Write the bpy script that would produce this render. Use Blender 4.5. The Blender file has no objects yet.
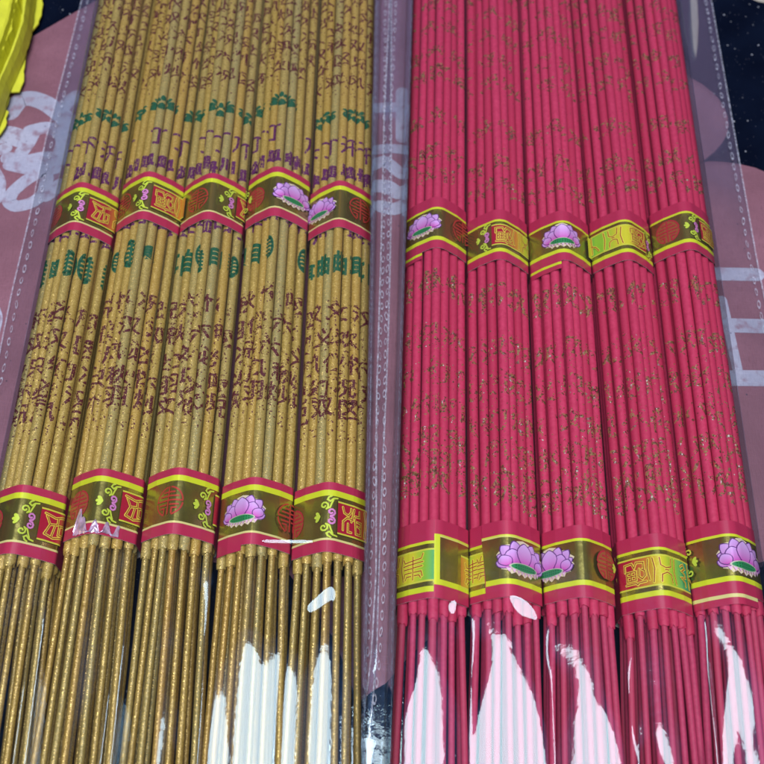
import bpy, bmesh, math, random
from mathutils import Vector, Matrix, noise
from mathutils.geometry import tessellate_polygon

random.seed(11)
SC = bpy.context.scene
COL = SC.collection
R_ = math.radians

# ------------------------------------------------------------------ camera
F_PX, CAM_H = 1100.0, 0.335            # focal length in pixels of a 764 px frame, height above the table
CY = Vector((55, 2092, -1100)).normalized()      # direction of the sticks seen in camera axes
CX = Vector((2092, -55, 0)).normalized()
CZ = CX.cross(CY)
ROT = Matrix((CX, CY, CZ))                       # camera axes -> world axes
cam = bpy.data.cameras.new('camera')
cam.sensor_width = 36.0
cam.lens = 36.0 * F_PX / 764.0
cam.clip_start, cam.clip_end = 0.01, 50.0
cam_o = bpy.data.objects.new('camera', cam)
COL.objects.link(cam_o)
cam_o.matrix_world = Matrix.Translation((0, 0, CAM_H)) @ ROT.to_4x4()
SC.camera = cam_o
cam.dof.use_dof = True
cam.dof.focus_distance = 0.345
cam.dof.aperture_fstop = 16.0

# ------------------------------------------------------------------ light
world = bpy.data.worlds.new('World'); SC.world = world
world.use_nodes = True
bg = world.node_tree.nodes['Background']
bg.inputs[1].default_value = 1.0
# dim surroundings; paler lilac glow low in front, added to veil the film
_nt = world.node_tree
_tc = _nt.nodes.new('ShaderNodeTexCoord')
_dot = _nt.nodes.new('ShaderNodeVectorMath'); _dot.operation = 'DOT_PRODUCT'
_dot.inputs[1].default_value = Vector((0.05, 0.80, 0.60)).normalized()
_nt.links.new(_tc.outputs['Generated'], _dot.inputs[0])
_mr = _nt.nodes.new('ShaderNodeMapRange'); _mr.interpolation_type = 'SMOOTHSTEP'
_mr.inputs[1].default_value = 0.86; _mr.inputs[2].default_value = 1.0
_nt.links.new(_dot.outputs['Value'], _mr.inputs[0])
_mx = _nt.nodes.new('ShaderNodeMix'); _mx.data_type = 'RGBA'
_mx.inputs[6].default_value = (0.075, 0.080, 0.125, 1)
_mx.inputs[7].default_value = (0.29, 0.17, 0.29, 1)
_nt.links.new(_mr.outputs[0], _mx.inputs[0])
# bluish glow round the lamp, added to tint the edges of film highlights
_d2 = _nt.nodes.new('ShaderNodeVectorMath'); _d2.operation = 'DOT_PRODUCT'
_d2.inputs[1].default_value = Vector((0.0, -0.20, 0.98)).normalized()
_nt.links.new(_tc.outputs['Generated'], _d2.inputs[0])
_m2 = _nt.nodes.new('ShaderNodeMapRange'); _m2.interpolation_type = 'SMOOTHSTEP'
_m2.inputs[1].default_value = 0.84; _m2.inputs[2].default_value = 0.98
_nt.links.new(_d2.outputs['Value'], _m2.inputs[0])
_x2 = _nt.nodes.new('ShaderNodeMix'); _x2.data_type = 'RGBA'
_x2.inputs[7].default_value = (0.45, 0.8, 1.7, 1)
_nt.links.new(_m2.outputs[0], _x2.inputs[0])
_nt.links.new(_mx.outputs[2], _x2.inputs[6])
_nt.links.new(_x2.outputs[2], bg.inputs[0])
la = bpy.data.lights.new('ceiling_lamp', 'AREA')
la.shape = 'ELLIPSE'; la.size = 0.66; la.size_y = 0.90
la.energy = 23.0
la.color = (0.95, 0.985, 1.0)
lo_ = bpy.data.objects.new('ceiling_lamp', la); COL.objects.link(lo_)
LT = R_(12)
lo_.location = (-0.02, 0.10 - 1.3 * math.sin(LT), 1.3 * math.cos(LT))
lo_.rotation_euler = (-LT, 0, 0)
SC.view_settings.view_transform = 'Standard'
SC.view_settings.look = 'None'
SC.view_settings.exposure = 0.0
SC.view_settings.gamma = 1.0
SC.render.engine = 'CYCLES'
SC.cycles.max_bounces = 10
SC.cycles.transparent_max_bounces = 24
SC.cycles.caustics_reflective = False
SC.cycles.sample_clamp_indirect = 4.0

def at(px, py, z):
    """the place on the level plane z that lies behind a point of the photograph"""
    w = ROT @ Vector((px - 382, -(py - 382), -F_PX))
    t = (z - CAM_H) / w.z
    return Vector((w.x * t, w.y * t, z))

# ------------------------------------------------------------------ materials
def new_mat(name):
    m = bpy.data.materials.new(name); m.use_nodes = True
    nt = m.node_tree
    return m, nt, nt.nodes['Principled BSDF'], nt.nodes['Material Output']

def node(nt, kind, **kw):
    n = nt.nodes.new(kind)
    for k, v in kw.items():
        if k.startswith('i_'):
            key = k[2:]
            n.inputs[int(key) if key.isdigit() else key].default_value = v
        else:
            setattr(n, k, v)
    return n

def mixc(nt, fac, a, b):
    n = nt.nodes.new('ShaderNodeMix'); n.data_type = 'RGBA'
    for s, v in ((0, fac), (6, a), (7, b)):
        if hasattr(v, 'links'): nt.links.new(v, n.inputs[s])
        elif s == 0: n.inputs[0].default_value = v
        else: n.inputs[s].default_value = (*v, 1)
    return n.outputs[2]

def ramp(nt, src, p0, p1):
    n = nt.nodes.new('ShaderNodeMapRange')
    n.inputs[1].default_value = p0; n.inputs[2].default_value = p1
    nt.links.new(src, n.inputs[0]); return n.outputs[0]

def objco(nt, scale=None):
    tc = nt.nodes.new('ShaderNodeTexCoord')
    if scale is None: return tc.outputs['Object']
    mp = nt.nodes.new('ShaderNodeMapping'); mp.inputs['Scale'].default_value = scale
    nt.links.new(tc.outputs['Object'], mp.inputs['Vector']); return mp.outputs[0]

def noise_tex(nt, co, scale, detail=2.0):
    n = node(nt, 'ShaderNodeTexNoise'); n.inputs['Scale'].default_value = scale; n.inputs['Detail'].default_value = detail
    nt.links.new(co, n.inputs['Vector']); return n.outputs[0]

def voro(nt, co, scale):
    n = node(nt, 'ShaderNodeTexVoronoi'); n.inputs['Scale'].default_value = scale
    nt.links.new(co, n.inputs['Vector']); return n

def flake_normal(nt, vor, amount):
    g = nt.nodes.new('ShaderNodeNewGeometry')
    s = node(nt, 'ShaderNodeVectorMath', operation='SUBTRACT'); s.inputs[1].default_value = (.5, .5, .5)
    nt.links.new(vor.outputs['Color'], s.inputs[0])
    sc = node(nt, 'ShaderNodeVectorMath', operation='SCALE'); sc.inputs['Scale'].default_value = amount
    nt.links.new(s.outputs[0], sc.inputs[0])
    ad = node(nt, 'ShaderNodeVectorMath', operation='ADD')
    nt.links.new(g.outputs['Normal'], ad.inputs[0]); nt.links.new(sc.outputs[0], ad.inputs[1])
    no = node(nt, 'ShaderNodeVectorMath', operation='NORMALIZE')
    nt.links.new(ad.outputs[0], no.inputs[0]); return no.outputs[0]

def bump(nt, b, h, strength, dist):
    n = node(nt, 'ShaderNodeBump'); n.inputs['Strength'].default_value = strength; n.inputs['Distance'].default_value = dist
    nt.links.new(h, n.inputs['Height']); nt.links.new(n.outputs[0], b.inputs['Normal'])

def glitter(name, c0, c1, tint_a, tint_b, metal, rough, amount):
    m, nt, b, o = new_mat(name)
    co = objco(nt)
    base = mixc(nt, ramp(nt, noise_tex(nt, co, 1400, 3), .35, .65), c0, c1)
    oi = nt.nodes.new('ShaderNodeObjectInfo')
    base = mixc(nt, ramp(nt, oi.outputs['Random'], .45, 1.1), base, tint_a)
    base = mixc(nt, ramp(nt, oi.outputs['Random'], .40, -.15), base, tint_b)
    v = voro(nt, co, 5200)
    sep = nt.nodes.new('ShaderNodeSeparateColor'); nt.links.new(v.outputs['Color'], sep.inputs[0])
    fl = ramp(nt, sep.outputs[0], .80, .86)
    base = mixc(nt, fl, base, tuple(min(1, x * 1.5 + .05) for x in c1))
    nt.links.new(base, b.inputs['Base Color'])
    mul = node(nt, 'ShaderNodeMath', operation='MULTIPLY_ADD'); mul.inputs[1].default_value = .5; mul.inputs[2].default_value = metal
    nt.links.new(fl, mul.inputs[0]); nt.links.new(mul.outputs[0], b.inputs['Metallic'])
    b.inputs['Roughness'].default_value = rough
    nt.links.new(flake_normal(nt, v, amount), b.inputs['Normal'])
    return m

def plain(name, col, rough=.6, metal=0.0, var=.12, scale=600, coat=0.0, bumpd=0.0, spec=.5):
    m, nt, b, o = new_mat(name)
    co = objco(nt)
    n = noise_tex(nt, co, scale, 3)
    c = mixc(nt, ramp(nt, n, .3, .7), tuple(x * (1 - var) for x in col), tuple(min(1, x * (1 + var)) for x in col))
    nt.links.new(c, b.inputs['Base Color'])
    b.inputs['Roughness'].default_value = rough; b.inputs['Metallic'].default_value = metal
    b.inputs['Coat Weight'].default_value = coat; b.inputs['Coat Roughness'].default_value = .12
    b.inputs['Specular IOR Level'].default_value = spec
    if bumpd: bump(nt, b, n, 1.0, bumpd)
    return m

def attr_mat(name, rough, metal=0.0, coat=0.0):
    m, nt, b, o = new_mat(name)
    a = node(nt, 'ShaderNodeAttribute', attribute_name='Col')
    nt.links.new(a.outputs['Color'], b.inputs['Base Color'])
    b.inputs['Roughness'].default_value = rough; b.inputs['Metallic'].default_value = metal
    b.inputs['Coat Weight'].default_value = coat; b.inputs['Coat Roughness'].default_value = .15
    return m

M = {}
M['gold_coat'] = glitter('gold_incense_paste', (.335, .215, .040), (.475, .325, .074), (.32, .265, .100), (.45, .26, .042), .10, .46, .42)
M['gold_core'] = glitter('gold_dyed_bamboo', (.27, .165, .028), (.40, .265, .060), (.28, .22, .07), (.36, .19, .025), .22, .42, .40)
def red_coat(name, c0, c1, c2):
    m, nt, b, o = new_mat(name)
    co = objco(nt)
    base = mixc(nt, ramp(nt, noise_tex(nt, co, 900, 4), .3, .7), c0, c1)
    oi = nt.nodes.new('ShaderNodeObjectInfo')
    base = mixc(nt, ramp(nt, oi.outputs['Random'], .3, 1.3), base, c2)
    nt.links.new(base, b.inputs['Base Color'])
    b.inputs['Roughness'].default_value = .62
    b.inputs['Specular IOR Level'].default_value = .35
    bump(nt, b, noise_tex(nt, co, 2500, 3), .6, .00012)
    return m
M['red_coat'] = red_coat('red_incense_paste', (.48, .024, .075), (.58, .038, .106), (.41, .016, .055))
M['red_core'] = red_coat('red_dyed_bamboo', (.38, .028, .080), (.48, .040, .105), (.42, .04, .08))
def ink(name, col, erode, rough=.6):
    m, nt, b, o = new_mat(name)
    b.inputs['Base Color'].default_value = (*col, 1); b.inputs['Roughness'].default_value = rough
    t = nt.nodes.new('ShaderNodeBsdfTransparent'); mx = nt.nodes.new('ShaderNodeMixShader')
    co = objco(nt)
    f = ramp(nt, noise_tex(nt, co, 1900, 2), erode, erode + .06)
    nt.links.new(f, mx.inputs[0]); nt.links.new(t.outputs[0], mx.inputs[1]); nt.links.new(b.outputs[0], mx.inputs[2])
    nt.links.new(mx.outputs[0], o.inputs[0])
    return m
M['maroon_ink'] = ink('maroon_ink', (.090, .008, .012), .38)
M['purple_ink'] = ink('purple_ink', (.095, .007, .075), .36)
M['green_ink'] = ink('green_ink', (.003, .085, .034), .30)
def gold_print():
    m, nt, b, o = new_mat('gold_glitter_print')
    co = objco(nt)
    v = voro(nt, co, 1900)
    sep = nt.nodes.new('ShaderNodeSeparateColor'); nt.links.new(v.outputs['Color'], sep.inputs[0])
    br = ramp(nt, sep.outputs[1], .46, .50)
    c = mixc(nt, br, (.15, .042, .030), (.92, .66, .28))
    mm_ = node(nt, 'ShaderNodeMath', operation='MULTIPLY'); mm_.inputs[1].default_value = .86; nt.links.new(br, mm_.inputs[0]); nt.links.new(mm_.outputs[0], b.inputs['Metallic'])
    nt.links.new(c, b.inputs['Base Color'])
    b.inputs['Roughness'].default_value = .24
    nt.links.new(flake_normal(nt, v, .62), b.inputs['Normal'])
    t = nt.nodes.new('ShaderNodeBsdfTransparent'); mx = nt.nodes.new('ShaderNodeMixShader')
    f = ramp(nt, sep.outputs[0], .36, .40)
    nt.links.new(f, mx.inputs[0]); nt.links.new(t.outputs[0], mx.inputs[1]); nt.links.new(b.outputs[0], mx.inputs[2])
    nt.links.new(mx.outputs[0], o.inputs[0])
    return m
M['gold_print'] = gold_print()
M['band_paper'] = attr_mat('printed_band_paper', .42, 0, .25)
def foil(name, use_attr, col=(.46, .39, .10)):
    m, nt, b, o = new_mat(name)
    if use_attr:
        a = node(nt, 'ShaderNodeAttribute', attribute_name='Col'); nt.links.new(a.outputs['Color'], b.inputs['Base Color'])
        b.inputs['Metallic'].default_value = .10
    else:
        b.inputs['Base Color'].default_value = (*col, 1); b.inputs['Metallic'].default_value = .92
    b.inputs['Roughness'].default_value = .27
    bump(nt, b, noise_tex(nt, objco(nt), 260, 3), .35, .0004)
    return m
M['band_foil'] = foil('gold_band_foil', False)
M['band_holo'] = foil('coloured_band_foil', True)

def film_mat():
    m, nt, b, o = new_mat('clear_plastic_film')
    nt.nodes.remove(b)
    gl = nt.nodes.new('ShaderNodeBsdfGlossy'); gl.inputs['Roughness'].default_value = .065
    gl.inputs['Color'].default_value = (.76, .93, 1.0, 1)
    tr = nt.nodes.new('ShaderNodeBsdfTransparent'); tr.inputs[0].default_value = (.985, .985, .99, 1)
    fr = nt.nodes.new('ShaderNodeFresnel'); fr.inputs['IOR'].default_value = 1.5
    mu = node(nt, 'ShaderNodeMath', operation='MULTIPLY'); mu.inputs[1].default_value = 1.1
    nt.links.new(fr.outputs[0], mu.inputs[0])
    cl = node(nt, 'ShaderNodeMath', operation='MINIMUM'); cl.inputs[1].default_value = .55
    nt.links.new(mu.outputs[0], cl.inputs[0])
    mx = nt.nodes.new('ShaderNodeMixShader')
    nt.links.new(cl.outputs[0], mx.inputs[0]); nt.links.new(tr.outputs[0], mx.inputs[1]); nt.links.new(gl.outputs[0], mx.inputs[2])
    bp = node(nt, 'ShaderNodeBump'); bp.inputs['Strength'].default_value = .11; bp.inputs['Distance'].default_value = .0006
    nt.links.new(noise_tex(nt, objco(nt), 320, 3), bp.inputs['Height'])
    nt.links.new(bp.outputs[0], gl.inputs['Normal'])
    nt.links.new(mx.outputs[0], o.inputs[0])
    return m
M['film'] = film_mat()
def seal_mat():
    m, nt, b, o = new_mat('pressed_plastic_seal')
    b.inputs['Base Color'].default_value = (.72, .72, .84, 1); b.inputs['Roughness'].default_value = .3
    t = nt.nodes.new('ShaderNodeBsdfTransparent'); mx = nt.nodes.new('ShaderNodeMixShader')
    f = ramp(nt, noise_tex(nt, objco(nt), 700, 2), .30, .85)
    ad = node(nt, 'ShaderNodeMath', operation='MULTIPLY_ADD'); ad.inputs[1].default_value = .50; ad.inputs[2].default_value = .10
    nt.links.new(f, ad.inputs[0])
    nt.links.new(ad.outputs[0], mx.inputs[0]); nt.links.new(t.outputs[0], mx.inputs[1]); nt.links.new(b.outputs[0], mx.inputs[2])
    nt.links.new(mx.outputs[0], o.inputs[0])
    return m
M['seal'] = seal_mat()

def table_mat():
    m, nt, b, o = new_mat('dusty_navy_tabletop')
    co = objco(nt)
    c = mixc(nt, ramp(nt, noise_tex(nt, co, 60, 4), .35, .75), (.0010, .0028, .010), (.0026, .0058, .017))
    v = voro(nt, co, 330)
    sp = ramp(nt, v.outputs['Distance'], .13, .09)
    sep = nt.nodes.new('ShaderNodeSeparateColor'); nt.links.new(v.outputs['Color'], sep.inputs[0])
    mu = node(nt, 'ShaderNodeMath', operation='MULTIPLY'); nt.links.new(sp, mu.inputs[0]); nt.links.new(ramp(nt, sep.outputs[0], .55, 1.0), mu.inputs[1]); sp = mu.outputs[0]
    c = mixc(nt, sp, c, (.42, .42, .46))
    v2 = voro(nt, co, 620)
    sp2 = ramp(nt, v2.outputs['Distance'], .10, .05)
    c = mixc(nt, sp2, c, (.12, .12, .15))
    nt.links.new(c, b.inputs['Base Color']); b.inputs['Roughness'].default_value = .6; b.inputs['Specular IOR Level'].default_value = .04
    return m
M['table'] = table_mat()
M['beige'] = plain('flat_beige_patch', (.42, .36, .28), .5, scale=300)
def mat_cloth(name, c0, c1, spots, worn=None):
    m, nt, b, o = new_mat(name)
    co = objco(nt)
    c = mixc(nt, ramp(nt, noise_tex(nt, co, 70, 5), .3, .7), c0, c1)
    w1 = noise_tex(nt, objco(nt, (1, .16, 1)), 2600, 2); w2 = noise_tex(nt, objco(nt, (.16, 1, 1)), 2600, 2)
    c = mixc(nt, ramp(nt, w1, .50, .80), c, tuple(x * .84 for x in c0))
    c = mixc(nt, ramp(nt, w2, .52, .82), c, tuple(min(1, x * 1.10) for x in c1))
    c = mixc(nt, ramp(nt, noise_tex(nt, co, 28, 3), .45, .75), c, tuple(x * .80 for x in c0))
    if worn: c = mixc(nt, ramp(nt, noise_tex(nt, co, 240, 6), .53, .70), c, worn)
    v = voro(nt, co, 170)
    c = mixc(nt, ramp(nt, v.outputs['Distance'], .07, .03), c, spots)
    nt.links.new(c, b.inputs['Base Color']); b.inputs['Roughness'].default_value = .62
    bump(nt, b, w1, .5, .0002)
    return m
M['mauve'] = mat_cloth('mauve_mat', (.215, .082, .108), (.260, .105, .135), (.05, .03, .05))
M['letter'] = mat_cloth('pale_grey_print', (.36, .345, .44), (.44, .42, .51), (.10, .06, .12), (.27, .17, .22))
M['yellow'] = plain('yellow_joss_paper', (.66, .64, .030), .6, var=.08, scale=220, bumpd=.0003)

# ------------------------------------------------------------------ mesh helpers
class MB:
    """collects vertices and faces with a material slot and a printed colour, builds ONE mesh object"""
    def __init__(self): self.v, self.f, self.mi, self.c, self.sm, self.mats = [], [], [], [], [], []
    def slot(self, m):
        if m not in self.mats: self.mats.append(m)
        return self.mats.index(m)
    def face(self, pts, mat, cols=None, smooth=False):
        n = len(self.v); self.v.extend(pts); self.f.append(tuple(range(n, n + len(pts))))
        self.mi.append(self.slot(mat)); self.sm.append(smooth)
        self.c.extend(cols if cols else [(1, 1, 1)] * len(pts))
    def grid(self, rows, mat, close=False, smooth=True, col=(1, 1, 1)):
        n0 = len(self.v); w = len(rows[0])
        for r in rows: self.v.extend(r)
        s = self.slot(mat)
        for i in range(len(rows) - 1):
            for j in range(w if close else w - 1):
                k = (j + 1) % w
                self.f.append((n0 + i * w + j, n0 + i * w + k, n0 + (i + 1) * w + k, n0 + (i + 1) * w + j))
                self.mi.append(s); self.sm.append(smooth); self.c.extend([col] * 4)
    def cap(self, ring, mat, flip=False):
        self.face(list(reversed(ring)) if flip else list(ring), mat)
    def build(self, name, parent=None):
        me = bpy.data.meshes.new(name)
        me.from_pydata([tuple(p) for p in self.v], [], self.f)
        for m in self.mats: me.materials.append(M[m])
        me.polygons.foreach_set('material_index', self.mi)
        me.polygons.foreach_set('use_smooth', self.sm)
        ca = me.color_attributes.new('Col', 'FLOAT_COLOR', 'CORNER')
        buf = []
        for c in self.c: buf.extend((c[0], c[1], c[2], 1.0))
        ca.data.foreach_set('color', buf)
        me.update()
        o = bpy.data.objects.new(name, me); COL.objects.link(o)
        if parent is not None: o.parent = parent
        return o

def tag(o, label, cat, group=None, kind=None):
    o['label'] = label; o['category'] = cat
    if group: o['group'] = group
    if kind: o['kind'] = kind
    return o

def empty(name, loc, rz=0):
    o = bpy.data.objects.new(name, None); COL.objects.link(o)
    o.empty_display_size = .01; o.location = loc; o.rotation_euler = (0, 0, rz)
    return o

def clip(poly, axis, lo, hi):
    """cuts a convex polygon of tuples to lo..hi along one coordinate, blending everything else"""
    for sgn, lim in ((1, lo), (-1, hi)):
        out = []
        for i in range(len(poly)):
            a, b = poly[i - 1], poly[i]
            da, db = sgn * (a[axis] - lim), sgn * (b[axis] - lim)
            if (da >= 0) != (db >= 0):
                t = da / (da - db); out.append(tuple(x + (y - x) * t for x, y in zip(a, b)))
            if db >= 0: out.append(b)
        poly = out
        if len(poly) < 3: return []
    return poly

def stroke(pts, w, caps=True):
    """a ribbon of constant width along 2D points, as convex pieces that do not overlap"""
    P = [Vector(p[:2]) for p in pts]; out = []; L = []; Rr = []
    for i, p in enumerate(P):
        d0 = (P[i] - P[i - 1]).normalized() if i else None
        d1 = (P[i + 1] - P[i]).normalized() if i < len(P) - 1 else None
        d0 = d0 or d1; d1 = d1 or d0
        n0, n1 = Vector((-d0.y, d0.x)), Vector((-d1.y, d1.x))
        n = (n0 + n1); n = n.normalized() if n.length > 1e-6 else n0
        k = w / 2 / max(.45, n.dot(n0))
        L.append(p + n * k); Rr.append(p - n * k)
    for i in range(len(P) - 1):
        out.append([tuple(L[i]), tuple(Rr[i]), tuple(Rr[i + 1]), tuple(L[i + 1])])
    if caps:
        for e, s in ((0, 1), (len(P) - 1, -1)):
            a, b = (L[e], Rr[e]); mid = (a + b) / 2; h = (a - b) / 2
            fan = [tuple(mid + h * math.cos(t) + s * Vector((-h.y, h.x)) * math.sin(t)) for t in [math.pi * k / 5 for k in range(6)]]
            out.append(fan)
    return out

def tess(poly):
    tr = tessellate_polygon([[Vector((p[0], p[1], 0)) for p in poly]])
    return [[poly[i] for i in t] for t in tr]

GLYPH = {}
def glyph(ch, bold=0.0):
    """triangles of one character in a unit box"""
    k = (ch, bold)
    if k not in GLYPH:
        c = bpy.data.curves.new('t', 'FONT'); c.body = ch; c.resolution_u = 2; c.offset = bold
        o = bpy.data.objects.new('t', c)
        me = o.to_mesh(); me.calc_loop_triangles()
        vs = [v.co.copy() for v in me.vertices]
        x0, x1 = min(v.x for v in vs), max(v.x for v in vs); y0, y1 = min(v.y for v in vs), max(v.y for v in vs)
        w, h = max(x1 - x0, 1e-6), max(y1 - y0, 1e-6); s = max(w, h)
        GLYPH[k] = [[((vs[i].x - x0) / s - w / s / 2, (vs[i].y - y0) / s - h / s / 2) for i in t.vertices] for t in me.loop_triangles]
        o.to_mesh_clear(); bpy.data.objects.remove(o); bpy.data.curves.remove(c)
    return GLYPH[k]

# ------------------------------------------------------------------ the setting: table and printed mat
mb = MB()
mb.face([(-1.2, -1.0, 0), (1.2, -1.0, 0), (1.2, 1.4, 0), (-1.2, 1.4, 0)], 'table')
mb.face([(-1.2, -1.0, -.03), (-1.2, 1.4, -.03), (1.2, 1.4, -.03), (1.2, -1.0, -.03)], 'table')
for a, b in (((-1.2, -1.0), (1.2, -1.0)), ((1.2, -1.0), (1.2, 1.4)), ((1.2, 1.4), (-1.2, 1.4)), ((-1.2, 1.4), (-1.2, -1.0))):
    mb.face([(*a, -.03), (*b, -.03), (*b, 0), (*a, 0)], 'table')
def on_px(poly, z): return [tuple(at(x, y, z)) for x, y in poly]
cres = [(691, -30), (694, -22), (697, -5), (698.5, 22), (697.6, 46), (696, 58), (693.5, 48), (691.8, 25), (690.6, 0)]  # slim beige patch lying flat on the table
for t in tess(on_px(cres, .00006)): mb.face([(p[0], p[1], .00006) for p in t], 'beige')
disc = [(768 + 27 * math.cos(t), -18 + 21 * math.sin(t)) for t in [2 * math.pi * k / 40 for k in range(40)]]  # round beige patch lying flat on the table
mb.face(list(reversed(on_px(disc, .00006))), 'beige')
tb = mb.build('tabletop'); tb['kind'] = 'structure'

MAT_Z = .0005
outline = [(-140, 150), (-60, 89), (25, 41), (77, 11), (99, -1), (160, -40), (400, -60), (560, -40), (650, 40), (691, 78), (702, 84), (712, 92),
           (719, 99), (724, 107), (727.5, 116), (728.5, 125), (727, 134), (722, 143), (714, 152), (704, 160), (698, 163),
           (710, 161.2), (723, 161.8), (739, 164), (755, 167.7), (775, 176), (800, 195), (830, 240), (850, 330), (850, 450), (815, 545),
           (720, 575), (560, 590), (450, 620), (410, 655), (386, 683), (371, 692), (358, 703), (335, 640), (290, 575), (200, 560), (60, 555), (-80, 560), (-200, 500)]
mb = MB()
top = on_px(outline, MAT_Z); n = len(top)
mb.face(top if sum(top[i - 1][0] * top[i][1] - top[i][0] * top[i - 1][1] for i in range(n)) > 0 else top[::-1], 'mauve')
for i in range(n):
    a, b = top[i - 1], top[i]
    mb.face([(a[0], a[1], .0001), (b[0], b[1], .0001), b, a], 'mauve')
LET_N = [0]
def letter(px, w):
    LET_N[0] += 1; z = MAT_Z + .00003 + LET_N[0] * .000006
    pts = [at(x, y, z) for x, y in px]
    fine = []
    for i in range(len(pts) - 1):
        for k in range(4): fine.append(pts[i].lerp(pts[i + 1], k / 4))
    fine.append(pts[-1])
    for it in range(2):
        fine = [fine[0]] + [(fine[i - 1] + fine[i] * 2 + fine[i + 1]) / 4 for i in range(1, len(fine) - 1)] + [fine[-1]]
    for q in stroke([(p.x, p.y) for p in fine], w):
        mb.face([(x, y, z) for x, y in q], 'letter')
mm = .001
letter([(10, 113), (20, 99), (32, 98), (46, 103), (58, 112), (72, 124)], 7.5 * mm)
letter([(76, 96), (66, 103), (60, 112)], 6 * mm)
letter([(-6, 136), (8, 134), (22, 139)], 8.5 * mm)
letter([(30, 131), (46, 127), (60, 131), (64, 140), (61, 152), (58, 160)], 6.0 * mm)
letter([(34, 132), (28, 144), (21, 153)], 5.5 * mm)
letter([(-4, 151), (6, 148)], 5.0 * mm)
letter([(8, 158), (24, 162), (44, 157), (62, 159)], 6.0 * mm)
letter([(9, 165), (30, 170), (55, 169)], 5.0 * mm)
letter([(40, 172), (26, 180), (12, 192), (8, 202), (16, 207), (32, 203), (44, 194), (47, 178)], 5.2 * mm)
letter([(46, 196), (54, 190), (60, 184)], 5.5 * mm)
letter([(-6, 172), (0, 182), (-2, 198)], 5.0 * mm)
letter([(-8, 306), (-3, 318), (-7, 334)], 4.5 * mm)
letter([(402, 92), (402, 138)], 5 * mm)
letter([(376, 108), (390, 107), (404, 107)], 5 * mm)
letter([(374, 150), (390, 148), (408, 150)], 4.5 * mm)
letter([(372, 166), (384, 160), (392, 166), (402, 175), (412, 172)], 5 * mm)
letter([(376, 186), (388, 186), (398, 194), (410, 190)], 6 * mm)
letter([(380, 206), (394, 210), (406, 204)], 5.5 * mm)
letter([(705, 274), (730, 274), (757, 274.5)], 5.6 * mm)
letter([(716, 325), (740, 325.5), (790, 327)], 5.8 * mm)
letter([(722, 378), (750, 378), (800, 379)], 6.2 * mm)
letter([(722, 300), (730, 335), (738, 372)], 3.6 * mm)
mat_o = mb.build('printed_mat')
tag(mat_o, 'mauve pink mat with scalloped edge and big pale grey brush characters, under both sleeves', 'mat')

# ------------------------------------------------------------------ the bundles of incense
ZR = .0240                # height of the topmost stick's crest
DROP = (0.0, .0018, .0042, .0075)   # how far each column of sticks lies below the crest
RS, RC = .00167, .00102   # radius of a coated stick and of its bamboo core
PITCH, STEP, DIA = .00284, .00236, .00374
Y0, Y1 = -.012, .398      # both ends of the sticks
NSEG = 16
BASE_Z = .0008            # the bottom sheet of the sleeve, on which the bundles lie

def hull(pts):
    pts = sorted(set(pts)); lo, up = [], []
    cr = lambda o, a, b: (a[0] - o[0]) * (b[1] - o[1]) - (a[1] - o[1]) * (b[0] - o[0])
    for p in pts:
        while len(lo) > 1 and cr(lo[-2], lo[-1], p) <= 0: lo.pop()
        lo.append(p)
    for p in reversed(pts):
        while len(up) > 1 and cr(up[-2], up[-1], p) <= 0: up.pop()
        up.append(p)
    return lo[:-1] + up[:-1]          # counter-clockwise

RED, LIME, CREAM = (.45, .022, .070), (.62, .66, .020), (.70, .62, .22)
SUTRA = '汉况兄以区文六双羽幻炒欢次久仪秋只怀汉叹必处双外竹冰义夙殳风况'

class Stick:
    def __init__(self, k, layer, rnd):
        self.k, self.layer = k, layer
        self.u = k * PITCH
        z = ZR - RS - DROP[abs(k)] - layer * DIA
        self.z = z
        j = .00024
        self.x0, self.x1 = self.u + rnd.uniform(-j, j), self.u + rnd.uniform(-j, j)
        self.z0, self.z1 = z + rnd.uniform(-j, j * .4), z + rnd.uniform(-j, j * .4)
        self.bow = rnd.uniform(-.00034, .00034)
        self.r = RS * rnd.uniform(.93, 1.04)
        self.cx, self.cz = rnd.uniform(-.0011, .0011), rnd.uniform(-.0010, .0003)   # how far the bare foot strays
    def c(self, v, L):
        t = v / L
        return (self.x0 + (self.x1 - self.x0) * t + self.bow * math.sin(3.0 * math.pi * t), self.z0 + (self.z1 - self.z0) * t)

def lay_on_stick(mb, st, L, poly, mat, off):
    """wraps a flat printed piece (u across the bundle, v along it) on to the stick it falls on"""
    r = st.r
    for a in range(-3, 3):
        a0, a1 = a * math.pi / 8 , (a + 1) * math.pi / 8
        q = clip(poly, 0, st.u + r * math.sin(a0), st.u + r * math.sin(a1))
        if not q: continue
        out = []
        for u, v in q:
            s = max(-.999, min(.999, (u - st.u) / r)); s0, s1 = math.sin(a0), math.sin(a1)
            t = (s - s0) / (s1 - s0)
            cz = math.cos(a0) + (math.cos(a1) - math.cos(a0)) * t
            x, z = st.c(v, L)
            out.append((x + s * (r + off), v, z + cz * (r + off)))
        mb.face(out, mat)

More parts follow.
